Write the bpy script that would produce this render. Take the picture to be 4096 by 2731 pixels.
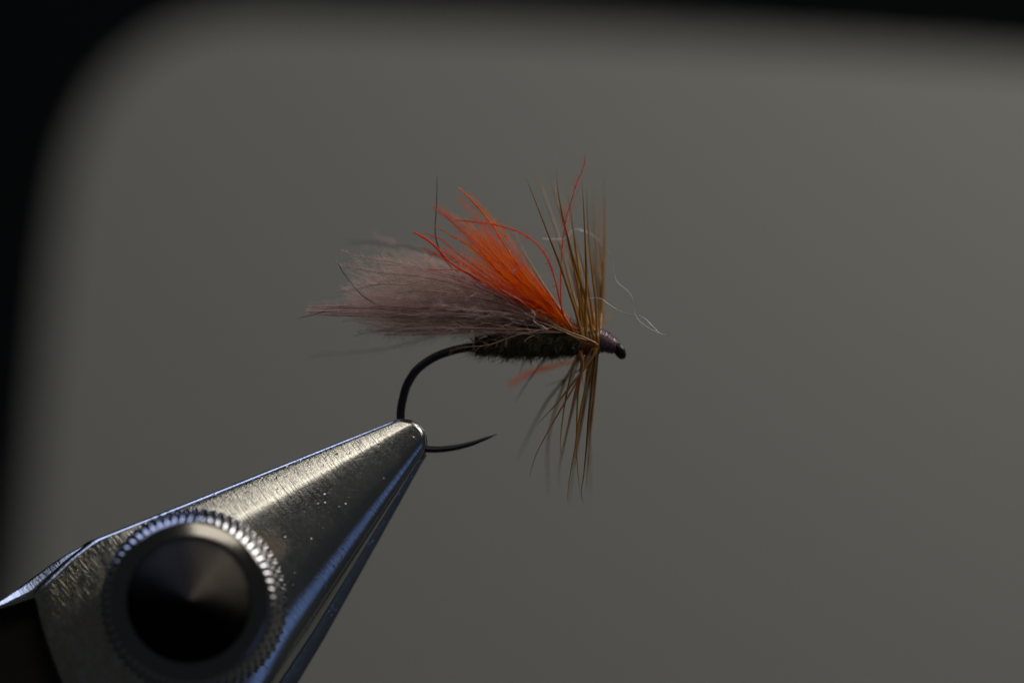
# A tied dry fly clamped in the jaws of a tying vise, in front of a grey board.
# 1 Blender unit = 1 cm.
import bpy, math, random
import numpy as np
from mathutils import Vector

for o in list(bpy.data.objects):
    bpy.data.objects.remove(o)
scene = bpy.context.scene
scene.unit_settings.scale_length = 0.01
COL = scene.collection
rng = np.random.default_rng(7)
random.seed(7)
R = math.radians

# ------------------------------------------------------------------ camera
CAM_D = 20.0
cam_data = bpy.data.cameras.new("camera")
cam = bpy.data.objects.new("camera", cam_data)
COL.objects.link(cam)
cam.location = (0, -CAM_D, 0)
cam.rotation_euler = (R(90), 0, 0)
cam_data.sensor_width = 36.0
cam_data.lens = 180.0
cam_data.clip_start = 0.1
cam_data.clip_end = 500.0
cam_data.dof.use_dof = True
cam_data.dof.focus_distance = CAM_D - 0.11
cam_data.dof.aperture_fstop = 0.155
cam_data.dof.aperture_blades = 0
scene.camera = cam

# ------------------------------------------------------------------ world and lamps
world = bpy.data.worlds.new("World")
scene.world = world
world.use_nodes = True
bg = world.node_tree.nodes["Background"]
bg.inputs[0].default_value = (0.85, 0.93, 1.0, 1)
bg.inputs[1].default_value = 0.026


def area_lamp(name, loc, target, sx, sy, radiance, color, roll=0.0):
    d = bpy.data.lights.new(name, 'AREA')
    d.shape = 'RECTANGLE'
    d.size, d.size_y = sx, sy
    d.energy = radiance * math.pi * sx * sy   # flat lamp: radiance = power / (pi * area)
    d.color = color
    o = bpy.data.objects.new(name, d)
    COL.objects.link(o)
    o.location = loc
    v = Vector(target) - Vector(loc)
    o.rotation_euler = v.to_track_quat('-Z', 'Y').to_euler()
    return o


area_lamp("overhead_window_lamp", (-16, 4.0, 31), (-1, 1.0, 0), 42, 16, 2.9, (0.53, 0.63, 1.0))
area_lamp("right_window_lamp", (9, 1.0, 9.5), (1.5, 5.0, 0), 8, 8, 8.2, (1.0, 0.95, 0.86))
area_lamp("warm_front_lamp", (3.5, -27, 23.5), (-1, 0, -0.6), 14, 12, 2.5, (1.0, 0.91, 0.75))
area_lamp("blue_side_lamp", (25, -17, -16), (0, 0, -1), 16, 16, 0.34, (0.25, 0.43, 1.0))

scene.view_settings.view_transform = 'Standard'
scene.view_settings.look = 'None'
scene.view_settings.exposure = 0.0
scene.view_settings.gamma = 1.0
scene.view_settings.use_curve_mapping = False
scene.cycles.use_denoising = True
scene.cycles.max_bounces = 10
scene.cycles.diffuse_bounces = 5
scene.cycles.transmission_bounces = 8


# ------------------------------------------------------------------ helpers
def at(px, py, y=0.0):
    """picture position (4096 wide) at depth y -> point in cm"""
    s = (CAM_D + y) / CAM_D
    return ((px - 2048.0) / 1024.0 * s, y, (1365.5 - py) / 1024.0 * s)


U = 1.0 / 1024.0        # one picture unit in cm at the fly


def tag(o, label=None, cat=None, group=None, kind=None):
    if label: o["label"] = label
    if cat: o["category"] = cat
    if group: o["group"] = group
    if kind: o["kind"] = kind
    return o


def empty(name, loc):
    o = bpy.data.objects.new(name, None)
    COL.objects.link(o)
    o.location = loc
    o.empty_display_size = 0.2
    return o


def link(name, me, mat, parent=None, smooth=True):
    o = bpy.data.objects.new(name, me)
    COL.objects.link(o)
    if mat: me.materials.append(mat)
    if smooth:
        me.polygons.foreach_set("use_smooth", [True] * len(me.polygons))
    if parent:
        o.parent = parent
        # meshes are made in world space: cancel the parents' offsets
        loc = Vector((0, 0, 0)); p = parent
        while p:
            loc += p.location; p = p.parent
        o.location = -loc
    return o


def np_mesh(name, verts, quads):
    me = bpy.data.meshes.new(name)
    verts = np.asarray(verts, dtype=np.float32); quads = np.asarray(quads, dtype=np.int32)
    nf, k = quads.shape
    me.vertices.add(len(verts)); me.vertices.foreach_set("co", verts.ravel())
    me.loops.add(nf * k); me.loops.foreach_set("vertex_index", quads.ravel())
    me.polygons.add(nf)
    me.polygons.foreach_set("loop_start", np.arange(0, nf * k, k, dtype=np.int32))
    me.update(calc_edges=True)
    me.validate()
    return me


def tubes(batches):
    """batches: list of (P[N,K,3], R[N,K], sides) -> verts, quads of open tapered tubes"""
    V, Q, off = [], [], 0
    for P, Rr, S in batches:
        P = np.asarray(P, float); Rr = np.asarray(Rr, float)
        N, K, _ = P.shape
        T = np.gradient(P, axis=1)
        T /= np.linalg.norm(T, axis=2, keepdims=True) + 1e-12
        ref = np.array([0.21, 0.93, 0.30]); ref /= np.linalg.norm(ref)
        A = np.cross(T, ref); A /= np.linalg.norm(A, axis=2, keepdims=True) + 1e-9
        B = np.cross(T, A)
        ang = np.arange(S) * 2 * math.pi / S
        v = (P[:, :, None, :] + Rr[:, :, None, None] *
             (A[:, :, None, :] * np.cos(ang)[None, None, :, None] + B[:, :, None, :] * np.sin(ang)[None, None, :, None]))
        V.append(v.reshape(-1, 3))
        n = np.arange(N)[:, None, None]; k = np.arange(K - 1)[None, :, None]; s = np.arange(S)[None, None, :]
        s2 = (s + 1) % S
        a = off + (n * K + k) * S + s; b = off + (n * K + k) * S + s2
        c = off + (n * K + k + 1) * S + s2; d = off + (n * K + k + 1) * S + s
        Q.append(np.stack(np.broadcast_arrays(a, b, c, d), axis=-1).reshape(-1, 4))
        off += N * K * S
    return np.concatenate(V), np.concatenate(Q)


def spline(pts, n):
    """Catmull-Rom through pts, n samples evenly by arc length"""
    P = np.asarray(pts, float)
    if len(P) == 2:
        t = np.linspace(0, 1, n)[:, None]
        return P[0] * (1 - t) + P[1] * t
    E = np.vstack([2 * P[0] - P[1], P, 2 * P[-1] - P[-2]])
    out = []
    for i in range(1, len(E) - 2):
        p0, p1, p2, p3 = E[i - 1], E[i], E[i + 1], E[i + 2]
        t = np.linspace(0, 1, 16, endpoint=False)[:, None]
        out.append(0.5 * (2 * p1 + (p2 - p0) * t + (2 * p0 - 5 * p1 + 4 * p2 - p3) * t ** 2 + (3 * p1 - p0 - 3 * p2 + p3) * t ** 3))
    out.append(P[-1:])
    C = np.vstack(out)
    L = np.concatenate([[0], np.cumsum(np.linalg.norm(np.diff(C, axis=0), axis=1))])
    s = np.linspace(0, L[-1], n)
    return np.stack([np.interp(s, L, C[:, j]) for j in range(3)], axis=1)


def path(px, y0, y1, n=24, bow=0.0, power=1.0):
    """picture polyline (base first) with depth running from y0 at the base to y1 at the tip"""
    m = len(px)
    d = np.concatenate([[0], np.cumsum([math.dist(px[i], px[i + 1]) for i in range(m - 1)])]); d /= d[-1]
    return spline([at(p[0], p[1], y0 + (y1 - y0) * t ** power + bow * math.sin(math.pi * t)) for p, t in zip(px, d)], n)


# ------------------------------------------------------------------ materials
def mat_new(name):
    m = bpy.data.materials.new(name)
    m.use_nodes = True
    nt = m.node_tree
    for n in list(nt.nodes): nt.nodes.remove(n)
    out = nt.nodes.new("ShaderNodeOutputMaterial")
    return m, nt, out


def fibre_mat(name, c_a, c_b, scale=6.0, trans=0.5, gloss=0.10, rough=0.35, detail=2.0, gloss_col=(1, 1, 1)):
    """a thin translucent fibre whose own colour varies along it"""
    m, nt, out = mat_new(name)
    N, L = nt.nodes, nt.links
    tc = N.new("ShaderNodeTexCoord")
    no = N.new("ShaderNodeTexNoise"); no.inputs["Scale"].default_value = scale; no.inputs["Detail"].default_value = detail
    L.new(tc.outputs["Object"], no.inputs["Vector"])
    ramp = N.new("ShaderNodeValToRGB")
    ramp.color_ramp.elements[0].position = 0.35; ramp.color_ramp.elements[0].color = (*c_a, 1)
    ramp.color_ramp.elements[1].position = 0.65; ramp.color_ramp.elements[1].color = (*c_b, 1)
    L.new(no.outputs["Fac"], ramp.inputs["Fac"])
    df = N.new("ShaderNodeBsdfDiffuse"); tr = N.new("ShaderNodeBsdfTranslucent"); gl = N.new("ShaderNodeBsdfGlossy")
    gl.inputs["Roughness"].default_value = rough
    gl.inputs["Color"].default_value = (*gloss_col, 1)
    L.new(ramp.outputs[0], df.inputs["Color"]); L.new(ramp.outputs[0], tr.inputs["Color"])
    m1 = N.new("ShaderNodeMixShader"); m1.inputs[0].default_value = trans
    L.new(df.outputs[0], m1.inputs[1]); L.new(tr.outputs[0], m1.inputs[2])
    m2 = N.new("ShaderNodeMixShader"); m2.inputs[0].default_value = gloss
    L.new(m1.outputs[0], m2.inputs[1]); L.new(gl.outputs[0], m2.inputs[2])
    L.new(m2.outputs[0], out.inputs["Surface"])
    return m


def principled(name, base, rough, metal=0.0, spec=0.5, sheen=0.0):
    m, nt, out = mat_new(name)
    b = nt.nodes.new("ShaderNodeBsdfPrincipled")
    b.inputs["Base Color"].default_value = (*base, 1)
    b.inputs["Roughness"].default_value = rough
    b.inputs["Metallic"].default_value = metal
    b.inputs["Specular IOR Level"].default_value = spec
    nt.links.new(b.outputs[0], out.inputs["Surface"])
    return m, nt, b


def noise_bump(nt, b, scale, strength, dist=0.002, mapping=None, detail=4.0):
    N, L = nt.nodes, nt.links
    tc = N.new("ShaderNodeTexCoord")
    no = N.new("ShaderNodeTexNoise"); no.inputs["Scale"].default_value = scale; no.inputs["Detail"].default_value = detail
    if mapping:
        mp = N.new("ShaderNodeMapping"); mp.inputs["Rotation"].default_value = mapping[0]; mp.inputs["Scale"].default_value = mapping[1]
        L.new(tc.outputs["Object"], mp.inputs["Vector"]); L.new(mp.outputs[0], no.inputs["Vector"])
    else:
        L.new(tc.outputs["Object"], no.inputs["Vector"])
    bp = N.new("ShaderNodeBump"); bp.inputs["Strength"].default_value = strength; bp.inputs["Distance"].default_value = dist
    L.new(no.outputs["Fac"], bp.inputs["Height"]); L.new(bp.outputs[0], b.inputs["Normal"])
    return no, bp


def jaw_material():
    """worn hardened steel: cross-ground streaks, pits, a few scratches, brown stains near the screw"""
    m, nt, out = mat_new("worn_ground_steel")
    N, L = nt.nodes, nt.links
    b = N.new("ShaderNodeBsdfPrincipled"); L.new(b.outputs[0], out.inputs["Surface"])
    b.inputs["Metallic"].default_value = 1.0
    tc = N.new("ShaderNodeTexCoord")

    def noise(scale, detail=3.0, rot=None, sc=None, rough=0.55):
        n = N.new("ShaderNodeTexNoise"); n.inputs["Scale"].default_value = scale
        n.inputs["Detail"].default_value = detail; n.inputs["Roughness"].default_value = rough
        if rot is not None:
            r_ = N.new("ShaderNodeMapping"); r_.inputs["Rotation"].default_value = rot
            s_ = N.new("ShaderNodeMapping"); s_.inputs["Scale"].default_value = sc
            L.new(tc.outputs["Object"], r_.inputs["Vector"]); L.new(r_.outputs[0], s_.inputs["Vector"])
            L.new(s_.outputs[0], n.inputs["Vector"])
        else:
            L.new(tc.outputs["Object"], n.inputs["Vector"])
        return n

    def ramp(src, p0, c0, p1, c1):
        r = N.new("ShaderNodeValToRGB")
        r.color_ramp.elements[0].position = p0; r.color_ramp.elements[0].color = (*c0, 1)
        r.color_ramp.elements[1].position = p1; r.color_ramp.elements[1].color = (*c1, 1)
        L.new(src, r.inputs["Fac"]); return r

    def math_(op, a, v=None, b_=None):
        n = N.new("ShaderNodeMath"); n.operation = op
        L.new(a, n.inputs[0])
        if b_ is not None: L.new(b_, n.inputs[1])
        else: n.inputs[1].default_value = v
        return n.outputs[0]

    def mix(fac, c1, c2):
        n = N.new("ShaderNodeMix"); n.data_type = 'RGBA'
        if isinstance(fac, float): n.inputs[0].default_value = fac
        else: L.new(fac, n.inputs[0])
        for s, c in ((n.inputs[6], c1), (n.inputs[7], c2)):
            if isinstance(c, tuple): s.default_value = (*c, 1)
            else: L.new(c, s)
        return n.outputs[2]

    # grinding streaks run down to the right, about 50 degrees
    streak = noise(1.0, 3.0, (0, R(-50), 0), (13, 13, 150))
    fine = noise(260.0, 2.0)
    pits = N.new("ShaderNodeTexVoronoi"); pits.inputs["Scale"].default_value = 34.0; pits.inputs["Randomness"].default_value = 1.0
    L.new(tc.outputs["Object"], pits.inputs["Vector"])
    pit_on = noise(9.0, 3.0)
    pit = ramp(pits.outputs["Distance"], 0.05, (1, 1, 1), 0.22, (0, 0, 0))
    pit_mask = ramp(pit_on.outputs["Fac"], 0.45, (0, 0, 0), 0.58, (1, 1, 1))
    pitm = math_('MULTIPLY', pit.outputs[0], b_=pit_mask.outputs[0])
    blot = noise(3.2, 4.0)
    base = ramp(blot.outputs["Fac"], 0.3, (0.47, 0.475, 0.475), 0.7, (0.60, 0.605, 0.60))
    # stains: rust beside the screw (a spot) and olive tarnish on the broad left part
    def spot(px, py, r0, r1):
        d = N.new("ShaderNodeVectorMath"); d.operation = 'SUBTRACT'
        L.new(tc.outputs["Object"], d.inputs[0])
        x, y, z = at(px, py, -0.12); d.inputs[1].default_value = (x, y, z)
        sc_ = N.new("ShaderNodeVectorMath"); sc_.operation = 'MULTIPLY'; sc_.inputs[1].default_value = (1, 0, 1)
        L.new(d.outputs[0], sc_.inputs[0])
        l = N.new("ShaderNodeVectorMath"); l.operation = 'LENGTH'; L.new(sc_.outputs[0], l.inputs[0])
        w = noise(14.0, 4.0)
        s = math_('ADD', l.outputs["Value"], b_=math_('MULTIPLY', w.outputs["Fac"], 0.12))
        return ramp(s, r0, (1, 1, 1), r1, (0, 0, 0)).outputs[0]
    rust = spot(1075, 2185, 0.07, 0.16)
    olive = spot(330, 2560, 0.25, 0.55)
    oln = ramp(noise(30.0, 6.0).outputs["Fac"], 0.30, (0, 0, 0), 0.75, (0.8, 0.8, 0.8))
    c = mix(math_('MULTIPLY', olive, b_=oln.outputs[0]), base.outputs[0], (0.42, 0.33, 0.16))
    c = mix(math_('MULTIPLY', rust, 0.85), c, (0.20, 0.085, 0.02))
    L.new(c, b.inputs["Base Color"])
    rg = ramp(streak.outputs["Fac"], 0.3, (0.125, 0.125, 0.125), 0.75, (0.205, 0.205, 0.205))
    rgh = math_('ADD', rg.outputs[0], b_=math_('MULTIPLY', rust, 0.3))
    L.new(rgh, b.inputs["Roughness"])
    h = math_('ADD', math_('MULTIPLY', streak.outputs["Fac"], 0.85), b_=math_('MULTIPLY', fine.outputs["Fac"], 0.24))
    h = math_('SUBTRACT', h, b_=math_('MULTIPLY', pitm, 0.55))
    bp = N.new("ShaderNodeBump"); bp.inputs["Strength"].default_value = 0.75; bp.inputs["Distance"].default_value = 0.0022
    L.new(h, bp.inputs["Height"]); L.new(bp.outputs[0], b.inputs["Normal"])
    return m


M = {}
M['jaw'] = jaw_material()
M['orange'] = fibre_mat("orange_barb", (0.90, 0.22, 0.003), (0.97, 0.40, 0.006), 9.0, 0.6, 0.012)
M['red'] = fibre_mat("red_orange_barb", (0.88, 0.075, 0.008), (0.92, 0.15, 0.008), 9.0, 0.55, 0.02)
M['orange_down'] = fibre_mat("orange_down", (0.95, 0.24, 0.005), (0.96, 0.37, 0.008), 7.0, 0.6, 0.012)
M['grey_barb'] = fibre_mat("grey_brown_barb", (0.27, 0.155, 0.10), (0.42, 0.265, 0.18), 5.0, 0.35, 0.05, 0.4)
M['mauve_barb'] = fibre_mat("mauve_barb", (0.52, 0.34, 0.28), (0.68, 0.50, 0.43), 5.0, 0.55, 0.06, 0.4)
M['down'] = fibre_mat("mauve_down", (0.82, 0.64, 0.58), (0.92, 0.76, 0.70), 4.0, 0.55, 0.05, 0.4)
M['brown_down'] = fibre_mat("brown_down", (0.60, 0.40, 0.28), (0.72, 0.52, 0.38), 4.0, 0.55, 0.05, 0.4)
M['dark_hair'] = fibre_mat("dark_hair", (0.020, 0.014, 0.012), (0.040, 0.026, 0.020), 5.0, 0.2, 0.05)
M['hackle'] = fibre_mat("brown_hackle", (0.28, 0.145, 0.020), (0.42, 0.215, 0.032), 8.0, 0.40, 0.07, 0.3)
M['hackle_dark'] = fibre_mat("dark_brown_hackle", (0.10, 0.058, 0.015), (0.16, 0.085, 0.020), 8.0, 0.35, 0.06, 0.3)
M['hackle_rust'] = fibre_mat("rusty_hackle", (0.42, 0.12, 0.016), (0.34, 0.15, 0.02), 8.0, 0.45, 0.07, 0.3)
M['dubbing'] = fibre_mat("olive_dubbing", (0.070, 0.060, 0.024), (0.16, 0.138, 0.062), 12.0, 0.25, 0.03, 0.5)
M['lint'] = fibre_mat("white_lint", (0.50, 0.47, 0.46), (0.60, 0.57, 0.56), 12.0, 0.35, 0.15, 0.3)
M['hook'], _nt, _b = principled("black_nickel", (0.010, 0.010, 0.012), 0.32, 0.0, 0.45)
noise_bump(_nt, _b, 60.0, 0.15, 0.002)
M['thread'], _nt, _b = principled("purple_brown_thread", (0.085, 0.042, 0.054), 0.26, 0.0, 0.6)
noise_bump(_nt, _b, 220.0, 0.4, 0.002)
M['knob'], _nt, _b = principled("blackened_steel", (0.060, 0.058, 0.060), 0.30, 1.0)
noise_bump(_nt, _b, 90.0, 0.08, 0.002)
M['knurl'], _nt, _b = principled("knurled_steel", (0.42, 0.42, 0.44), 0.12, 1.0)
noise_bump(_nt, _b, 120.0, 0.25, 0.002)
M['cap'], _nt, _b = principled("cap_steel", (0.25, 0.245, 0.24), 0.15, 1.0)
noise_bump(_nt, _b, 90.0, 0.1, 0.002)
M['nib'], _nt, _b = principled("bright_nib_steel", (0.85, 0.83, 0.80), 0.60, 1.0)
M['head'], _nt, _b = principled("dark_painted_steel", (0.018, 0.013, 0.011), 0.55, 0.0, 0.35)
noise_bump(_nt, _b, 40.0, 0.3, 0.003)
M['board'], _nt, _b = principled("grey_board", (0.206, 0.207, 0.188), 0.9, 0.0, 0.1)
noise_bump(_nt, _b, 8.0, 0.1, 0.01)
M['black'], _nt, _b = principled("black_cloth", (0.0035, 0.004, 0.0045), 0.95, 0.0, 0.05)
noise_bump(_nt, _b, 15.0, 0.3, 0.02)

# turned face of the screw: circular grooves stretch the highlight into two fans
mk, nt, out = mat_new("turned_black_steel")
gb = nt.nodes.new("ShaderNodeBsdfPrincipled")
gb.inputs["Base Color"].default_value = (0.026, 0.023, 0.020, 1)
gb.inputs["Metallic"].default_value = 1.0
gb.inputs["Roughness"].default_value = 0.50
gb.inputs["Anisotropic"].default_value = 0.85
tg = nt.nodes.new("ShaderNodeTangent"); tg.direction_type = 'RADIAL'; tg.axis = 'Y'
nt.links.new(tg.outputs[0], gb.inputs["Tangent"])
nt.links.new(gb.outputs[0], out.inputs["Surface"])
M['turned'] = mk


# ------------------------------------------------------------------ setting: board and the dark behind it
def backdrop():
    y = 7.2
    # outline in picture units: left edge upwards, generous corner, top edge, then far beyond the picture
    P = [(-520, 8200), (-150, 4600), (30, 2700), (92, 2297), (130, 1990), (176, 1531), (222, 1072), (262, 780), (300, 612), (345, 490), (410, 372), (490, 272), (590, 188),
         (700, 128), (850, 86), (1045, 66), (1500, 82), (2090, 108), (2786, 150), (3483, 196), (4096, 240), (9000, 590), (13000, 880), (13000, 8200)]
    P = [tuple(p[[0, 1]]) for p in spline([(a, b, 0) for a, b in P[1:21]], 120)]
    P = [(-520, 8200)] + P + [(9000, 590), (13000, 880), (13000, 8200)]
    n = len(P)
    V = [at(p[0], p[1], y) for p in P]
    V += [(v[0], y + 0.3, v[2]) for v in V]
    F = [tuple(range(n))] + [tuple(range(2 * n - 1, n - 1, -1))]
    F += [(i, n + i, n + (i + 1) % n, (i + 1) % n) for i in range(n)]
    me = bpy.data.meshes.new("backdrop"); me.from_pydata(V, [], F); me.update()
    o = link("backdrop", me, M['board'], smooth=False)
    tag(o, "plain matte grey board with a rounded corner behind the fly", "backdrop", kind="structure")
    me = bpy.data.meshes.new("wall")
    Y = 16.0
    me.from_pydata([(-30, Y, -25), (40, Y, -25), (40, Y, 25), (-30, Y, 25)], [], [(0, 1, 2, 3)]); me.update()
    o = link("wall", me, M['black'], smooth=False)
    tag(o, "black wall seen past the rounded edge of the grey board", "wall", kind="structure")


backdrop()

# ------------------------------------------------------------------ the vise
vise = empty("tying_vise", at(700, 2600, 0.0))
tag(vise, "steel tying vise with a knurled screw, its pointed jaws clamping the fly hook", "vise")

APEX = np.array([1828.0, 1590.0])
TH0, TH1 = R(21.6), R(56.8)
TIPC, TIPR = np.array([1617.0, 1762.0]), 82.0


def rho_min(th):
    d = np.array([-math.cos(th), math.sin(th)])
    oc = APEX - TIPC
    b = float(oc @ d); c = float(oc @ oc) - TIPR ** 2
    q = b * b - c
    return -b - math.sqrt(max(q, 0.0))


def jaw_mesh(name, front=True, dx=0.0, dy=0.0, TH1=TH1):
    nt_, nr = 72, 90
    # slope (degrees) of the ground face across the jaw: rolls away at the upper edge, rounds off at the lower one
    ts = np.array([0, 0.03, 0.10, 0.18, 0.25, 0.36, 0.55, 0.70, 0.78, 0.85, 0.92, 0.97, 1.0])
    sl = np.array([30, 23.5, 21.5, 19.3, 8, 4.5, 2, 0, -5, -21, -33, -48, -66.0])
    rk = np.linspace(0, 3, 300)
    dk = np.concatenate([[0], np.cumsum(np.interp(rk[:-1], [0, 1.22, 1.5, 3], [0.16, 0.16, 0.0, 0.0]) * 3 / 299)])
    tt = np.linspace(0, 1, nt_) ** 1.0
    tt = 0.5 * tt + 0.5 * (0.5 - 0.5 * np.cos(math.pi * tt))
    fine_t = np.linspace(0, 1, 2000)
    f = np.concatenate([[0], np.cumsum(np.tan(np.radians(np.interp(fine_t[:-1], ts, sl))) * (TH1 - TH0) / 1999)])
    prof = np.interp(tt, fine_t, f)
    th = TH0 + (TH1 - TH0) * tt
    rmaxs = np.interp(np.degrees(th), [21.6, 22.6, 24.7, 30, 36, 57], [1585, 1690, 1862, 1905, 1950, 2150])
    V = np.zeros((nt_, nr, 3)); P2 = np.zeros((nt_, nr, 2))
    for i in range(nt_):
        r0 = rho_min(th[i]) + 6
        s = np.linspace(0, 1, nr) ** 1.3
        rr = r0 + (rmaxs[i] - r0) * s
        x = APEX[0] - rr * math.cos(th[i]) + dx; y = APEX[1] + rr * math.sin(th[i]) + dy
        P2[i, :, 0] = x; P2[i, :, 1] = y
        g = np.interp(rr, [0, 1150, 1500, 3000], [1, 1, 0.55, 0.4])
        depth = -0.035 - np.interp(rr * U, rk, dk) - prof[i] * rr * U * g
        # the face rolls over at the tip
        e = np.clip((rr - r0) * U / 0.006, 0, 1)
        depth += 0.005 * (1 - np.sqrt(np.clip(1 - (1 - e) ** 2, 0, 1)))
        # at the broad end the face rolls off too
        ee = np.clip((rmaxs[i] - rr) * U / 0.05, 0, 1)
        depth += 0.03 * (1 - np.sqrt(np.clip(1 - (1 - ee) ** 2, 0, 1)))
        for j in range(nr):
            V[i, j] = (x[j], depth[j], y[j])
    # boundary loop: upper edge (i=0) from broad end to tip, tip, lower edge, broad end
    loop = [(0, j) for j in range(nr - 1, -1, -1)] + [(i, 0) for i in range(1, nt_)] + \
           [(nt_ - 1, j) for j in range(1, nr)] + [(i, nr - 1) for i in range(nt_ - 2, 0, -1)]
    bp = np.array([V[i, j] for i, j in loop])        # (px, depth, py)
    nb = len(bp)
    # outward normals of the outline in the picture plane, smoothed
    nx = np.roll(bp, -3, 0) - np.roll(bp, 3, 0)
    nrm = np.stack([nx[:, 2], -nx[:, 0]], 1); nrm /= np.linalg.norm(nrm, axis=1, keepdims=True) + 1e-9
    cen = bp[:, [0, 2]].mean(0)
    if ((bp[:, [0, 2]] - cen) * nrm).sum() < 0: nrm = -nrm
    rhoB = np.hypot(bp[:, 0] - dx - APEX[0], bp[:, 2] - dy - APEX[1])
    thB = np.degrees(np.arctan2(bp[:, 2] - dy - APEX[1], APEX[0] + dx - bp[:, 0]))
    up = thB < 25.2
    low = thB > 55.5
    wide = 0.0 * up
    rings = []
    # (outset in picture units, depth fraction towards the back)
    for k, (o_, dfr) in enumerate([(4, 0.03), (7, 0.10), (8, 0.24), (9, 0.62), (8.5, 1.0)]):
        outw = np.full(nb, float(o_))
        outw += wide * 46 * (0.35, 0.6, 0.85, 1.0, 1.0)[k]
        outw += low * np.clip((rhoB - 300) / 800, 0, 1) * 26 * (0.0, 0.12, 0.5, 1.0, 1.0)[k]
        rr_ = bp.copy()
        rr_[:, 0] += nrm[:, 0] * outw; rr_[:, 2] += nrm[:, 1] * outw
        back = -0.012
        rr_[:, 1] = bp[:, 1] + (back - bp[:, 1]) * dfr
        if k < 4:
            rr_[:, 1] = rr_[:, 1] * (1 - wide) + wide * (bp[:, 1] + outw * U * 0.95)
        rings.append(rr_)
    allv = [V.reshape(-1, 3)] + rings
    W = np.concatenate(allv)
    sgn = 1.0 if front else -1.0
    verts = [at(v[0], v[2], 0.0) for v in W]
    verts = np.array([(a[0] * (CAM_D + w[1]) / CAM_D if front else a[0], w[1] * sgn, a[2] * (CAM_D + w[1]) / CAM_D if front else a[2])
                      for a, w in zip(verts, W)])
    idx = np.arange(nt_ * nr).reshape(nt_, nr)
    F = []
    for i in range(nt_ - 1):
        for j in range(nr - 1):
            F.append((idx[i, j], idx[i, j + 1], idx[i + 1, j + 1], idx[i + 1, j]))
    lp = [int(idx[i, j]) for i, j in loop]
    prev = lp
    base = nt_ * nr
    for k in range(len(rings)):
        cur = [base + k * nb + q for q in range(nb)]
        for q in range(nb):
            q2 = (q + 1) % nb
            F.append((prev[q], prev[q2], cur[q2], cur[q]))
        prev = cur
    me = bpy.data.meshes.new(name)
    me.from_pydata([tuple(v) for v in verts], [], [tuple(int(a) for a in f_) for f_ in F] + [tuple(prev)])
    me.update()
    import bmesh
    bm = bmesh.new(); bm.from_mesh(me); bmesh.ops.recalc_face_normals(bm, faces=bm.faces); bm.to_mesh(me); bm.free()
    return me


def shoulder_mesh():
    """chamfer where the broad end of the front jaw turns down to the carrier"""
    ridge = [(470, 2140), (400, 2165), (340, 2196), (262, 2248), (196, 2302), (134, 2368), (60, 2400), (0, 2424), (-160, 2490)]
    outl = [(470, 2124), (400, 2151), (340, 2178), (262, 2218), (200, 2258), (104, 2328), (48, 2368), (0, 2403), (-160, 2488)]
    yr = [-0.215, -0.222, -0.225, -0.222, -0.218, -0.212, -0.21, -0.21, -0.21]
    rows = [[], [], [], [], []]
    for r_, o_, y in zip(ridge, outl, yr):
        d = math.dist(r_, o_) * U
        for k, (f, dy) in enumerate(((-0.42, -0.10), (0.0, -0.20), (0.35, 0.08), (0.75, 0.42), (1.0, 0.68))):
            rows[k].append(at(r_[0] + (o_[0] - r_[0]) * f, r_[1] + (o_[1] - r_[1]) * f, y + d * dy))
    rows.append([(p[0], 0.1, p[2]) for p in rows[-1]])
    V = [p for r_ in rows for p in r_]; n = len(ridge)
    F = [(k * n + i, k * n + i + 1, (k + 1) * n + i + 1, (k + 1) * n + i) for k in range(5) for i in range(n - 1)]
    me = bpy.data.meshes.new("jaw_shoulder"); me.from_pydata(V, [], F); me.update()
    import bmesh
    bm = bmesh.new(); bm.from_mesh(me); bmesh.ops.recalc_face_normals(bm, faces=bm.faces); bm.to_mesh(me); bm.free()
    return me


fj = link("front_jaw", jaw_mesh("front_jaw"), M['jaw'], vise)
link("jaw_shoulder", shoulder_mesh(), M['jaw'], vise)
rj = link("rear_jaw", jaw_mesh("rear_jaw", False, 5, 3, R(59.0)), M['jaw'], vise)


def lathe(name, prof, seg, centre, axis, rad_fn=None, close=True):
    """prof: (radius, height) pairs along axis; closed where radius is 0"""
    ax = Vector(axis).normalized()
    a = ax.orthogonal().normalized(); b = ax.cross(a)
    V, F = [], []
    n = len(prof)
    for i, (r, h) in enumerate(prof):
        for s in range(seg):
            t = 2 * math.pi * s / seg
            rr = r if rad_fn is None else rad_fn(i, s, r)
            V.append(tuple(Vector(centre) + ax * h + (a * math.cos(t) + b * math.sin(t)) * rr))
    for i in range(n - 1):
        for s in range(seg):
            s2 = (s + 1) % seg
            F.append((i * seg + s, i * seg + s2, (i + 1) * seg + s2, (i + 1) * seg + s))
    if prof[0][0] > 0: F.append(tuple(range(seg - 1, -1, -1)))
    if close and prof[-1][0] > 0: F.append(tuple((n - 1) * seg + s for s in range(seg)))
    me = bpy.data.meshes.new(name); me.from_pydata(V, [], F); me.update()
    import bmesh
    bm = bmesh.new(); bm.from_mesh(me); bmesh.ops.remove_doubles(bm, verts=bm.verts, dist=1e-6)
    bmesh.ops.recalc_face_normals(bm, faces=bm.faces); bm.to_mesh(me); bm.free()
    return me


# thumbscrew: knurled barrel, chamfered cap, turned face with a centre nib
KB = Vector(at(784, 2410, -0.20)); KF = Vector(at(752, 2400, -0.62))
kax = (KF - KB).normalized(); kl = (KF - KB).length
screw = empty("thumbscrew", tuple(KB))
screw.parent = vise; screw.location = KB - vise.location


def knurl(i, s, r):
    return r


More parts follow.
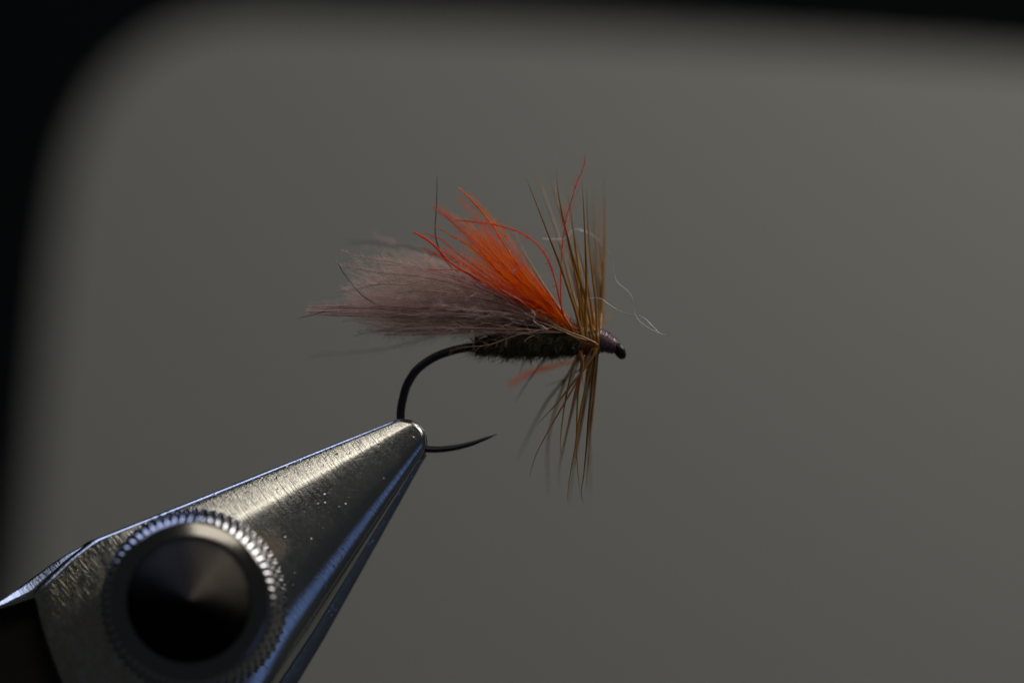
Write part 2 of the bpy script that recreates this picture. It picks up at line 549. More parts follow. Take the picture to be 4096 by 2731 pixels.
def knurled_barrel():
    seg, rows = 496, 41
    a = kax.orthogonal().normalized(); b = kax.cross(a)
    V, F = [], []
    r0 = 0.346
    for i in range(rows):
        h = kl * 0.02 + kl * 0.80 * i / (rows - 1)
        u = i / (rows - 1)
        edge = min(1, u / 0.08, (1 - u) / 0.08)
        for s in range(seg):
            t = s / seg * 62
            p = u * 8
            d1 = abs(((t + p) % 1) - 0.5) * 2; d2 = abs(((t - p) % 1) - 0.5) * 2
            row = int(u * 4); st = 0.5 * (row % 2)
            bump = (0.5 + 0.5 * math.cos(2 * math.pi * (t + st))) * (0.5 - 0.5 * math.cos(2 * math.pi * (u * 4 % 1)))
            bump = bump ** 0.7
            rr = r0 - 0.036 * max(0.0, (u - 0.35) / 0.65) - 0.012 * (1 - edge) + 0.016 * bump * edge
            tt = 2 * math.pi * s / seg
            V.append(tuple(KB + kax * h + (a * math.cos(tt) + b * math.sin(tt)) * rr))
    for i in range(rows - 1):
        for s in range(seg):
            s2 = (s + 1) % seg
            F.append((i * seg + s, i * seg + s2, (i + 1) * seg + s2, (i + 1) * seg + s))
    F.append(tuple(range(seg - 1, -1, -1))); F.append(tuple((rows - 1) * seg + s for s in range(seg)))
    me = bpy.data.meshes.new("knurled_barrel"); me.from_pydata(V, [], F); me.update()
    return me


link("knurled_barrel", knurled_barrel(), M['knurl'], screw)
h0 = kl * 0.80
cap = lathe("chamfered_cap", [(0.305, h0 - 0.01), (0.303, h0 + 0.018), (0.300, h0 + 0.0235), (0.294, h0 + 0.0262), (0.280, h0 + 0.0305), (0.267, h0 + 0.0345),
                              (0.254, h0 + 0.0383), (0.243, h0 + 0.0410), (0.2365, h0 + 0.0416)], 128, KB, kax, close=False)
link("chamfered_cap", cap, M['cap'], screw)
# turned face lies in its own local frame so its grooves run round the axis
fme = lathe("turned_face", [(0.2365, 0.0), (0.20, -0.006), (0.12, -0.016), (0.05, -0.024), (0.016, -0.028), (0.0, -0.028)], 96, (0, 0, 0), (0, -1, 0))
fo = bpy.data.objects.new("turned_face", fme); COL.objects.link(fo); fme.materials.append(M['turned'])
fme.polygons.foreach_set("use_smooth", [True] * len(fme.polygons))
fo.parent = screw
fo.location = kax * (h0 + 0.0412)
fo.rotation_euler = Vector((0, -1, 0)).rotation_difference(kax).to_euler()
nib = lathe("centre_nib", [(0.019, 0), (0.0185, 0.005), (0.0155, 0.011), (0.011, 0.015), (0.005, 0.0172), (0.0, 0.0178)], 24, KB + kax * (h0 + 0.011), kax)
link("centre_nib", nib, M['nib'], screw)


def vise_head():
    """dark body that carries the jaws, running out of the lower left of the picture"""
    poly = [(-700, 2700), (-300, 2545), (-20, 2432), (118, 2378), (140, 2376), (152, 2400), (176, 2500), (212, 2620), (262, 2760), (320, 2900), (300, 3200), (-700, 3300)]
    n = len(poly)
    c = np.mean(poly, axis=0)
    V = []
    for (sc, y) in ((1.0, 0.55), (1.0, -0.06), (0.992, -0.10), (0.972, -0.115)):
        for p in poly:
            q = c + (np.array(p) - c) * sc
            V.append(at(q[0], q[1], y))
    F = []
    for k in range(3):
        for i in range(n):
            F.append((k * n + i, k * n + (i + 1) % n, (k + 1) * n + (i + 1) % n, (k + 1) * n + i))
    F.append(tuple(range(n - 1, -1, -1))); F.append(tuple(3 * n + i for i in range(n)))
    me = bpy.data.meshes.new("vise_head"); me.from_pydata(V, [], F); me.update()
    import bmesh
    bm = bmesh.new(); bm.from_mesh(me); bmesh.ops.recalc_face_normals(bm, faces=bm.faces); bm.to_mesh(me); bm.free()
    return me


link("jaw_carrier", vise_head(), M['head'], vise, smooth=False)

# ------------------------------------------------------------------ the fly
fly = empty("fishing_fly", at(1660, 1800, 0.0))
tag(fly, "dressed dry fly with orange and grey feather wing and brown hackle on a black hook", "fishing fly")

hook_px = [(2462, 1384), (2420, 1362), (2350, 1358), (2230, 1364), (2100, 1374), (1990, 1381), (1918, 1385), (1865, 1391), (1815, 1401), (1757, 1420), (1707, 1447),
           (1661, 1486), (1628, 1540), (1611, 1598), (1603, 1648), (1606, 1700), (1625, 1750), (1655, 1780), (1695, 1794), (1757, 1797), (1823, 1789),
           (1885, 1774), (1939, 1755), (1990, 1735)]
hp = path(hook_px, 0.0, 0.0, 160)
hx = np.linspace(0, 1, 160)
hr = np.full(160, 17.0)
L_ = np.concatenate([[0], np.cumsum(np.linalg.norm(np.diff(hp, axis=0), axis=1))]) / U
tot = L_[-1]
hr = np.interp(tot - L_, [0, 40, 120, 230, 330, 500], [0.6, 5.5, 10.0, 12.5, 14.5, 17.0]) * U
hv, hq = tubes([(hp[None], hr[None], 16)])
hook = link("hook", np_mesh("hook", hv, hq), M['hook'], fly)


def torus_mesh(name, c, n, R1, r, seg=40, sides=14, squash=1.0, along=None):
    nn = Vector(n).normalized()
    a = Vector(along).normalized() if along else nn.orthogonal().normalized()
    b = nn.cross(a)
    P = [Vector(c) + a * math.cos(t) * R1 * squash + b * math.sin(t) * R1 for t in np.linspace(0, 2 * math.pi, seg + 1)]
    P = np.array([tuple(p) for p in P])
    V, Q = [], []
    for i in range(seg):
        t = 2 * math.pi * i / seg
        d = a * math.cos(t) + b * math.sin(t)
        for s in range(sides):
            u = 2 * math.pi * s / sides
            V.append(tuple(Vector(c) + a * math.cos(t) * R1 * squash + b * math.sin(t) * R1 + (d * math.cos(u) + nn * math.sin(u)) * r))
    for i in range(seg):
        for s in range(sides):
            Q.append((i * sides + s, i * sides + (s + 1) % sides, ((i + 1) % seg) * sides + (s + 1) % sides, ((i + 1) % seg) * sides + s))
    return np_mesh(name, V, Q)


# the eye: a ring bent down from the shank, seen almost edge on
ed = Vector((0.52, 0.0, -0.85))
link("hook_eye", torus_mesh("hook_eye", at(2477, 1402, 0.0), Vector((0.80, 0.30, 0.50)), 24 * U, 14.5 * U, along=ed), M['hook'], hook)

# ---- head of wound thread
hd = []
for k in range(81):
    u = k / 80
    r = np.interp(u, [0, 0.1, 0.3, 0.55, 0.8, 0.93, 1.0], [34, 44, 46, 41, 32, 26, 16])
    r += 3.6 * abs(math.sin(u * math.pi * 9 + 0.6 * math.sin(u * 21))) - 2 + 1.6 * math.sin(u * 17)
    hd.append((r * U, u * 112 * U))
A0 = Vector(at(2372, 1348, 0)); A1 = Vector(at(2474, 1392, 0))
link("thread_head", lathe("thread_head", hd, 48, A0, (A1 - A0)), M['thread'], fly)


# ---- body of dubbing
def body_radius(u):
    return np.interp(u, [0, 0.06, 0.2, 0.45, 0.7, 0.9, 1.0], [11, 19, 37, 55, 60, 52, 36])


B0 = np.array(at(1895, 1386, 0)); B1 = np.array(at(2378, 1356, 0))
bd = []
for k in range(70):
    u = k / 69
    bd.append((float(body_radius(u)) * U, u * float(np.linalg.norm(B1 - B0))))
lump = {}


def lumpy(i, s, r):
    t = s / 64 * 2 * math.pi; u = i / 69
    w = math.sin(u * 75 + 2 * t) * 0.05 + math.sin(u * 31 - 3 * t + 1.3) * 0.06 + math.sin(u * 140 + 5 * t) * 0.04
    return r * (0.92 + w)


body = link("dubbed_body", lathe("dubbed_body", bd, 64, tuple(B0), tuple(B1 - B0), lumpy), M['dubbing'], fly)
nf = 5200
u = rng.uniform(0.02, 0.97, nf); t = rng.uniform(0, 2 * math.pi, nf)
axd = (B1 - B0) / np.linalg.norm(B1 - B0)
e1 = np.cross(axd, [0, 1, 0]); e1 /= np.linalg.norm(e1); e2 = np.cross(axd, e1)
rad = np.cos(t)[:, None] * e1 + np.sin(t)[:, None] * e2
tang = -np.sin(t)[:, None] * e1 + np.cos(t)[:, None] * e2
p0 = B0 + (B1 - B0) * u[:, None] + rad * (body_radius(u) * U * 0.85)[:, None]
ln = rng.gamma(2.2, 8.5, nf) * U + 7 * U
dirs = rad * rng.uniform(0.25, 1.0, nf)[:, None] + tang * rng.normal(0, 0.7, nf)[:, None] - axd * rng.uniform(-0.3, 1.1, nf)[:, None]
dirs /= np.linalg.norm(dirs, axis=1, keepdims=True)
curl = tang * rng.normal(0, 0.6, nf)[:, None] - axd * rng.normal(0.3, 0.5, nf)[:, None]
ks = np.linspace(0, 1, 4)
PP = p0[:, None, :] + dirs[:, None, :] * (ln[:, None] * ks)[:, :, None] + curl[:, None, :] * (ln[:, None] * ks ** 2 * 0.6)[:, :, None]
RR = (rng.uniform(0.9, 2.0, nf) * U)[:, None] * np.array([1, 0.9, 0.7, 0.3])[None]
v, q = tubes([(PP, RR, 3)])
fz = link("dubbing_fuzz", np_mesh("dubbing_fuzz", v, q), M['dubbing'], body)
tag(fz, kind="stuff")


# ---- feather barbs: a tapered stem with fine barbules along it
def barb_geo(P, r_base, r_tip, n_bl=0, bl_len=(20, 40), bl_r=0.9, start=0.25, spread=0.85, lean=0.8, droop=0.25, sides=5, r_mid=None):
    K = len(P)
    t = np.linspace(0, 1, K)
    rm = r_mid if r_mid is not None else 0.5 * (r_base + r_tip)
    Rr = np.interp(t, [0, 0.5, 0.93, 1.0], [r_base, rm, r_tip + 0.12 * (rm - r_tip), r_tip * 0.5]) * U
    batches = [(P[None], Rr[None], sides)]
    if n_bl > 0:
        f = start + (1 - start) * np.sort(rng.uniform(0, 0.995, n_bl))
        idx = f * (K - 1); i0 = np.clip(idx.astype(int), 0, K - 2); fr = (idx - i0)[:, None]
        pos = P[i0] * (1 - fr) + P[i0 + 1] * fr
        T = P[i0 + 1] - P[i0]; T /= np.linalg.norm(T, axis=1, keepdims=True) + 1e-12
        ref = np.array([0.0, 1.0, 0.0])
        S = np.cross(T, ref); S /= np.linalg.norm(S, axis=1, keepdims=True) + 1e-9
        side = np.where(rng.random(n_bl) < 0.5, 1.0, -1.0)
        az = rng.normal(0, 0.8, n_bl)
        Nn = S * (side * np.cos(az))[:, None] + np.cross(S, T) * np.sin(az)[:, None]
        ln = rng.uniform(bl_len[0], bl_len[1], n_bl) * U * np.interp(f, [0, start, 0.7, 1], [0.5, 0.8, 1.0, 0.45])
        d0 = T * lean * rng.uniform(0.4, 1.3, n_bl)[:, None] + Nn * spread
        d0 /= np.linalg.norm(d0, axis=1, keepdims=True)
        bend = T * droop + rng.normal(0, 0.22, (n_bl, 3))
        ks = np.linspace(0, 1, 4)
        PP = pos[:, None] + d0[:, None] * (ln[:, None] * ks)[:, :, None] + bend[:, None] * (ln[:, None] * ks ** 2)[:, :, None]
        RR = np.full((n_bl, 1), bl_r * U) * np.array([1.0, 0.85, 0.65, 0.3])[None]
        batches.append((PP, RR, 3))
    return batches


def add_barb(name, P, mat, parent, *a, fringe=None, **k):
    geo = barb_geo(P, *a, **k)
    v, q = tubes(geo)
    o = link(name, np_mesh(name, v, q), mat, parent)
    if fringe and len(geo) > 1:
        o.data.materials.append(fringe)
        n0 = (geo[0][0].shape[1] - 1) * geo[0][2]
        mi = np.zeros(len(o.data.polygons), dtype=np.int32); mi[n0:] = 1
        o.data.polygons.foreach_set("material_index", mi)
    return o


def jig(px, s):
    return [(p[0] + rng.normal(0, s), p[1] + rng.normal(0, s)) for p in px]


BASE = (2322, 1338)

# ================= grey wing
wing = empty("grey_wing", at(*BASE, 0.0)); wing.parent = fly; wing.location = Vector(at(*BASE, 0.0)) - fly.location


def wing_path(tip, y1, lift=1.0, n=22, base_j=8, kink=0.0):
    bx, by = BASE[0] + rng.normal(-6, base_j), BASE[1] + rng.normal(0, base_j)
    tx, ty = tip
    dx, dy = tx - bx, ty - by
    L = math.hypot(dx, dy)
    nx_, ny_ = -dy / L, dx / L          # left-hand normal
    if ny_ > 0: nx_, ny_ = -nx_, -ny_    # pointing up in the picture
    o = L * 0.055 * lift
    pts = [(bx, by), (bx + dx * .25 + nx_ * o * .8, by + dy * .25 + ny_ * o * .8), (bx + dx * .5 + nx_ * o, by + dy * .5 + ny_ * o),
           (bx + dx * .78 + nx_ * o * .55 + rng.normal(0, 4), by + dy * .78 + ny_ * o * .55 + rng.normal(0, 4)), (tx, ty + kink)]
    return path(pts, rng.normal(0.0, 0.02), y1, n)


# barbs that can be followed by eye (base first)
grey_named = [
    # long dark hairs
    ([(2300, 1325), (2144, 1258), (2001, 1197), (1885, 1129), (1803, 1067), (1763, 1013), (1741, 931), (1746, 822), (1749, 703)], -0.02, -0.02, 'dark_hair', 5.0, 1.2, 0),
    ([(2290, 1320), (2110, 1228), (1960, 1130), (1860, 1065), (1763, 1027), (1661, 996), (1524, 975), (1388, 969)], 0.05, 0.34, 'dark_hair', 4.0, 2.4, 0),
    ([(1500, 1215), (1445, 1178), (1400, 1125), (1370, 1085), (1352, 1052)], -0.10, -0.12, 'dark_hair', 2.5, 1.5, 0),
    ([(2280, 1330), (2080, 1300), (1880, 1308), (1740, 1345), (1560, 1390), (1400, 1408), (1235, 1425)], 0.05, 0.32, 'grey_barb', 3.0, 1.5, 30),
    ([(2270, 1330), (2050, 1310), (1880, 1285), (1720, 1300), (1560, 1315), (1415, 1342)], -0.05, -0.10, 'grey_barb', 4.0, 1.2, 60),
    ([(2270, 1332), (2050, 1315), (1880, 1312), (1760, 1315), (1640, 1325), (1540, 1340)], -0.05, -0.10, 'grey_barb', 4.0, 1.2, 60),
    ([(2270, 1330), (2100, 1330), (1960, 1325), (1830, 1300), (1740, 1265)], -0.06, -0.12, 'grey_barb', 3.0, 1.2, 10),
    ([(2290, 1330), (2050, 1300), (1850, 1310), (1680, 1290), (1480, 1280)], -0.02, -0.06, 'grey_barb', 3.6, 1.2, 30),
    ([(2220, 1310), (2070, 1340), (1960, 1378), (1870, 1388), (1800, 1402)], -0.10, -0.13, 'grey_barb', 3.2, 1.2, 40),
    # upper pale barbs against the board
    ([(2290, 1325), (2100, 1225), (1900, 1130), (1700, 1075), (1560, 1047), (1440, 1025), (1361, 1003)], -0.04, -0.09, 'mauve_barb', 4.5, 1.4, 90),
    ([(2290, 1325), (2100, 1235), (1900, 1145), (1720, 1090), (1560, 1058), (1390, 1045)], -0.04, -0.10, 'mauve_barb', 4.5, 1.4, 90),
    ([(2290, 1325), (2100, 1245), (1900, 1160), (1700, 1110), (1520, 1090), (1430, 1075), (1353, 1063)], -0.04, -0.10, 'mauve_barb', 4.5, 1.4, 90),
    ([(1700, 1120), (1620, 1138), (1540, 1133), (1450, 1148), (1366, 1167)], -0.11, -0.13, 'mauve_barb', 3.0, 1.4, 70),
    ([(2290, 1325), (2080, 1200), (1900, 1120), (1760, 1080), (1690, 1055), (1635, 1020)], -0.02, -0.09, 'mauve_barb', 3.6, 1.2, 60),
    ([(2290, 1325), (2050, 1180), (1850, 1080), (1650, 1010), (1490, 935)], 0.1, 0.36, 'down', 3.6, 1.5, 90),
    ([(2290, 1325), (2050, 1180), (1850, 1090), (1650, 1025), (1440, 985)], 0.1, 0.36, 'down', 3.6, 1.5, 90),
    ([(2290, 1325), (2150, 1270), (1950, 1200), (1700, 1165), (1540, 1180)], -0.05, -0.12, 'grey_barb', 3.0, 1.2, 60),
]
for px, y0, y1, mk_, rb, rt, nb_ in grey_named:
    P = path(px, y0, y1, 34)
    add_barb("wing_barb", P, M[mk_], wing, rb, rt, nb_, (24, 56), 0.9, 0.3, fringe=M['down'] if mk_ in ('mauve_barb', 'down') else None)

# the bundle that reaches furthest back, a stack of near-parallel barbs
for k in range(20):
    ty = 1236 + rng.normal(0, 13)
    tx = 1208 + abs(rng.normal(0, 34)) + (ty - 1220) * 0.3
    m_ = 'mauve_barb' if k % 3 else 'grey_barb'
    px = [(2300 + rng.normal(0, 8), 1330), (2190, 1303 + rng.normal(0, 6)), (2040, 1274 + (ty - 1236) * .6 + rng.normal(0, 5)),
          (1880, 1254 + (ty - 1236) * .9 + rng.normal(0, 4)), (1660, 1242 + (ty - 1236) + rng.normal(0, 3)), (1430, 1236 + (ty - 1236) + rng.normal(0, 3)), (tx, ty)]
    P = path(px, rng.normal(0.0, 0.02), rng.normal(0.02, 0.09), 30)
    add_barb("wing_barb", P, M[m_], wing, 4.0, 2.0, 110, (10, 26), 0.7, 0.25, lean=1.2, fringe=M['down'])
add_barb("wing_barb", path([(1300, 1246), (1240, 1262), (1192, 1272)], -0.1, -0.12, 10), M['dark_hair'], wing, 2.0, 1.0)

# the fan of barbs that makes the soft mass
NG = 100
for k in range(NG):
    a = rng.beta(1.6, 1.5)                       # 0 lower edge .. 1 upper edge
    ang = np.interp(a, [0, 0.25, 0.6, 1], [-1.0, 4.2, 10.0, 21.5])
    Lk = np.interp(a, [0, 0.25, 0.6, 0.85, 1], [830, 985, 990, 900, 640]) * (1 - 0.42 * rng.beta(1.1, 1.9))
    tip = (BASE[0] - Lk * math.cos(R(ang)), BASE[1] - Lk * math.sin(R(ang)) + rng.normal(0, 8))
    y1 = rng.normal(0.06, 0.13)
    P = wing_path(tip, y1, lift=np.interp(a, [0, 1], [0.2, 1.3]), kink=rng.normal(0, 8))
    r_ = rng.random()
    m_ = 'grey_barb' if r_ < 0.34 else ('mauve_barb' if r_ < 0.85 else 'brown_down')
    add_barb("wing_barb", P, M[m_], wing, rng.uniform(1.7, 3.2), 0.9, 76, (24, 68), 0.40, 0.28, lean=1.15, fringe=M['down'] if rng.random() < 0.58 else M['brown_down'])
# loose down between the barbs, too fine to pick apart
def down_mass(name, n, tips_fn, mat, parent, rr=0.8, ln=(30, 80), t_rng=(0.3, 1.0)):
    p = np.array([tips_fn() for _ in range(n)])
    d = p - np.array(at(*BASE, 0.0)); d /= np.linalg.norm(d, axis=1, keepdims=True)
    dirs = d * rng.uniform(0.2, 1, n)[:, None] + rng.normal(0, 0.27, (n, 3))
    dirs /= np.linalg.norm(dirs, axis=1, keepdims=True)
    cv = rng.normal(0, 0.3, (n, 3))
    L = rng.uniform(ln[0], ln[1], n) * U
    ks = np.linspace(0, 1, 5)
    PP = p[:, None] + dirs[:, None] * (L[:, None] * ks)[:, :, None] + cv[:, None] * (L[:, None] * ks ** 2)[:, :, None]
    v, q = tubes([(PP, np.full((n, 5), rr * U) * np.array([.6, 1, 1, .8, .4])[None], 3)])
    return tag(link(name, np_mesh(name, v, q), mat, parent), kind="stuff")


def grey_point():
    a = rng.beta(1.6, 1.6)
    ang = np.interp(a, [0, 0.25, 0.6, 1], [-1.5, 4.0, 12.0, 25.0])
    L = np.interp(a, [0, 0.25, 0.6, 0.85, 1], [700, 890, 930, 860, 640]) * rng.beta(3.2, 1.5)
    lift = math.sin(min(1, L / 900) * math.pi) * 40 * a
    return at(BASE[0] - L * math.cos(R(ang)), BASE[1] - L * math.sin(R(ang)) - lift, rng.normal(0.05, 0.11))


down_mass("wing_down", 2600, grey_point, M['down'], wing, 0.5)
down_mass("under_down", 900, grey_point, M['brown_down'], wing, 0.6)

# ================= orange wing
OB = (2300, 1330)
ow = empty("orange_wing", at(*OB, 0.0)); ow.parent = fly; ow.location = Vector(at(*OB, 0.0)) - fly.location
orange_named = [
    # px (base first), y0, y1, material, r_base, r_tip, barbules
    ([OB, (2226, 1244), (2144, 1163), (2083, 1081), (2021, 986), (1967, 897), (1899, 815), (1833, 747)], -0.06, -0.11, 'orange', 6.0, 4.0, 70),
    ([OB, (2266, 1285), (2239, 1204), (2219, 1115), (2192, 1040), (2151, 979), (2083, 931), (2001, 904), (1899, 888), (1814, 880)], -0.06, -0.12, 'red', 3.8, 3.6, 70),
    ([(2310, 1330), (2266, 1292), (2246, 1231), (2243, 1129), (2246, 1027), (2260, 897), (2280, 822), (2307, 734), (2335, 666), (2343, 608)], -0.06, -0.12, 'red', 4.2, 1.6, 64),
    ([OB, (2158, 1224), (2056, 1142), (1981, 1074), (1919, 999), (1858, 931), (1797, 877), (1729, 827)], -0.04, -0.10, 'red', 4.5, 3.0, 70),
    ([OB, (2130, 1225), (1967, 1149), (1870, 1095), (1797, 1047), (1749, 993), (1708, 958), (1652, 928)], -0.03, -0.13, 'red', 2.8, 7.0, 24),
    ([OB, (2180, 1215), (2069, 1115), (2008, 1054), (1940, 1020), (1872, 979), (1797, 938), (1742, 901)], -0.04, -0.10, 'orange', 4.5, 2.6, 70),
    ([OB, (2150, 1225), (1990, 1130), (1900, 1065), (1831, 1013), (1763, 958), (1695, 931)], -0.04, -0.09, 'red', 4.0, 2.4, 60),
    ([OB, (2170, 1200), (2035, 1081), (1967, 1006), (1912, 938)], -0.05, -0.12, 'orange', 4.5, 2.5, 50),
    ([OB, (2180, 1190), (2080, 1085), (1995, 1000), (1935, 930)], -0.05, -0.11, 'orange', 4.0, 2.5, 50),
    ([OB, (2160, 1180), (2040, 1030), (1950, 930), (1885, 850), (1831, 788)], 0.08, 0.26, 'red', 5.0, 4.0, 40),
    ([OB, (2150, 1180), (2000, 1020), (1880, 910), (1790, 850), (1740, 815)], 0.08, 0.24, 'orange', 5.0, 3.0, 60),
    ([OB, (2150, 1190), (2000, 1050), (1880, 950), (1800, 875), (1765, 850)], 0.08, 0.28, 'red', 5.0, 3.0, 60),
    ([OB, (2150, 1230), (1960, 1140), (1840, 1075), (1750, 1020), (1685, 985)], -0.02, -0.09, 'red', 4.0, 2.6, 40),
    ([OB, (2150, 1235), (1960, 1150), (1880, 1095), (1830, 1080), (1760, 1080), (1700, 1078)], -0.04, -0.12, 'red', 3.6, 2.6, 12),
    ([OB, (2120, 1225), (1900, 1140), (1780, 1095), (1710, 1085), (1615, 1075)], -0.02, 0.06, 'red', 3.6, 2.6, 26),
    ([OB, (2130, 1220), (1950, 1120), (1800, 1020), (1745, 1005), (1720, 1030), (1700, 1062)], 0.0, 0.05, 'red', 3.4, 2.6, 20),
    ([OB, (2200, 1200), (2120, 1090), (2040, 960), (1960, 870), (1900, 800), (1870, 770)], 0.04, 0.14, 'orange', 4.5, 3.0, 60),
]
for px, y0, y1, mk_, rb, rt, nb_ in orange_named:
    P = path(jig(px[:1], 6) + px[1:], y0, y1, 36)
    add_barb("orange_barb", P, M[mk_], ow, rb * 0.72, rt * 0.75, int(nb_ * 2.0), (16, 36), 0.65, 0.2, spread=1.0, lean=0.4)
for k in range(30):
    a = rng.beta(1.5, 1.5)
    ang = np.interp(a, [0, 0.4, 1], [27.5, 37, 51])
    Lk = np.interp(a, [0, 0.5, 1], [640, 640, 610]) * rng.uniform(0.5, 1.02)
    bx, by = OB[0] + rng.normal(0, 9), OB[1] + rng.normal(0, 8)
    tx, ty = bx - Lk * math.cos(R(ang)), by - Lk * math.sin(R(ang))
    o_ = Lk * rng.normal(0.03, 0.03)
    sx, sy = -math.sin(R(ang)) , -math.cos(R(ang))
    px = [(bx, by), ((bx + tx) / 2 - sx * o_, (by + ty) / 2 - sy * o_), (tx + rng.normal(0, 10), ty + rng.normal(0, 10))]
    P = path([px[0], (px[0][0] * .5 + px[1][0] * .5, px[0][1] * .5 + px[1][1] * .5), px[1], px[2]], rng.normal(0, 0.03), rng.normal(0.05, 0.12), 22)
    add_barb("orange_barb", P, M['orange' if rng.random() < 0.82 else 'red'], ow, rng.uniform(2.2, 3.6), rng.uniform(1.2, 2.4), 42, (16, 36), 0.5, 0.22, spread=1.0, lean=0.6)

# finer wisps between them
for k in range(30):
    a = rng.beta(1.2, 1.2)
    ang = np.interp(a, [0, 0.4, 1], [25, 37, 53])
    Lk = rng.uniform(330, 660)
    tx, ty = OB[0] - Lk * math.cos(R(ang)), OB[1] - Lk * math.sin(R(ang))
    o_ = Lk * rng.normal(0.02, 0.05)
    mx, my = (OB[0] + tx) / 2 + math.sin(R(ang)) * o_, (OB[1] + ty) / 2 + math.cos(R(ang)) * o_
    P = path([(OB[0] + rng.normal(0, 9), OB[1] + rng.normal(0, 8)), (mx, my), (tx, ty)], rng.normal(0, 0.03), rng.normal(0.06, 0.14), 20)
    add_barb("orange_barb", P, M['orange' if rng.random() < 0.8 else 'red'], ow, rng.uniform(1.3, 2.0), 0.8, 64, (16, 40), 0.45, 0.2, spread=1.0, lean=0.5)


def orange_point():
    a = rng.beta(1.6, 1.6)
    ang = np.interp(a, [0, 0.4, 1], [27, 37, 50])
    L = 620 * rng.beta(1.25, 2.7) + 20
    return at(OB[0] - L * math.cos(R(ang)), OB[1] - L * math.sin(R(ang)), rng.normal(0.02, 0.03 + 0.12 * L / 620))


down_mass("orange_down", 1900, orange_point, M['orange_down'], ow, 0.62, (24, 60))
# one tuft hangs below the body, well behind it
for k in range(3):
    px = [(2310 + rng.normal(0, 5), 1440), (2240, 1455 + rng.normal(0, 4)), (2170, 1472 + rng.normal(0, 5)), (2100, 1503 + rng.normal(0, 5)), (2036 + rng.normal(0, 12), 1540 + rng.normal(0, 7))]
    add_barb("orange_barb", path(px, 0.25, 0.55, 18), M['orange'], ow, 3.2, 2.6, 40, (10, 18), 1.0, 0.1)

# ================= hackle
hk = empty("hackle", at(2365, 1352, 0.0)); hk.parent = fly; hk.location = Vector(at(2365, 1352, 0.0)) - fly.location
up_named = [
    ([(2330, 1345), (2300, 1238), (2277, 1168), (2243, 1067), (2192, 935), (2149, 824), (2101, 705)], -0.08, -0.13, 'hackle', 7.5),
    ([(2372, 1345), (2354, 1250), (2337, 1178), (2303, 1067), (2277, 973), (2256, 888), (2235, 785), (2225, 692)], -0.05, -0.10, 'hackle', 7.5),
    ([(2350, 1345), (2325, 1220), (2300, 1090), (2252, 879), (2222, 794), (2204, 721)], -0.02, 0.02, 'hackle', 7.0),
    ([(2345, 1345), (2342, 1250), (2346, 1114), (2341, 965), (2335, 836), (2329, 732)], -0.06, -0.10, 'hackle', 7.5),
    ([(2388, 1345), (2386, 1250), (2380, 1178), (2367, 1071), (2354, 943), (2346, 760)], -0.05, 0.02, 'hackle', 7.0),
    ([(2392, 1340), (2408, 1221), (2416, 1050), (2418, 879), (2416, 690)], 0.05, 0.21, 'hackle', 8.5),
    ([(2345, 1340), (2294, 1178), (2256, 1029), (2226, 922), (2183, 794), (2135, 640)], 0.04, 0.22, 'hackle', 8.0),
    ([(2370, 1340), (2330, 1180), (2290, 1020), (2250, 880), (2222, 770), (2200, 655)], 0.05, 0.24, 'hackle', 7.0),
    ([(2392, 1340), (2396, 1200), (2388, 1093), (2380, 922), (2374, 740)], 0.05, 0.22, 'hackle', 8.5),
    ([(2300, 1335), (2247, 1247), (2183, 1153), (2128, 1063), (2076, 973), (2034, 870)], -0.08, 0.16, 'hackle_rust', 7.0),
    ([(2360, 1345), (2350, 1230), (2330, 1120), (2290, 960), (2262, 840), (2240, 760)], 0.03, 0.30, 'hackle', 7.0),
    ([(2386, 1345), (2384, 1240), (2376, 1090), (2366, 930), (2362, 800)], 0.05, 0.27, 'hackle_dark', 7.0),
    ([(2340, 1345), (2310, 1230), (2290, 1100), (2260, 980), (2235, 900)], 0.05, 0.30, 'hackle_dark', 7.0),
    ([(2330, 1345), (2322, 1270), (2314, 1190), (2300, 1110)], -0.07, -0.09, 'hackle_rust', 6.5),
    ([(2400, 1335), (2412, 1210), (2408, 1060), (2398, 900), (2394, 770)], 0.05, 0.24, 'hackle_rust', 8.5),
    ([(2400, 1335), (2404, 1240), (2402, 1120), (2400, 1000), (2400, 900)], 0.03, 0.25, 'hackle', 8.0),
    ([(2380, 1345), (2370, 1230), (2350, 1120), (2340, 1000)], 0.03, 0.2, 'hackle', 7.0),
    # swept back along the body
    ([(2392, 1380), (2330, 1358), (2266, 1333), (2190, 1300), (2130, 1279)], -0.09, -0.12, 'hackle_rust', 6.0),
    ([(2385, 1374), (2330, 1348), (2270, 1325), (2200, 1292)], -0.10, -0.12, 'hackle', 6.0),
    ([(2392, 1384), (2340, 1372), (2290, 1345), (2240, 1318)], -0.09, -0.12, 'hackle_rust', 6.0),
]
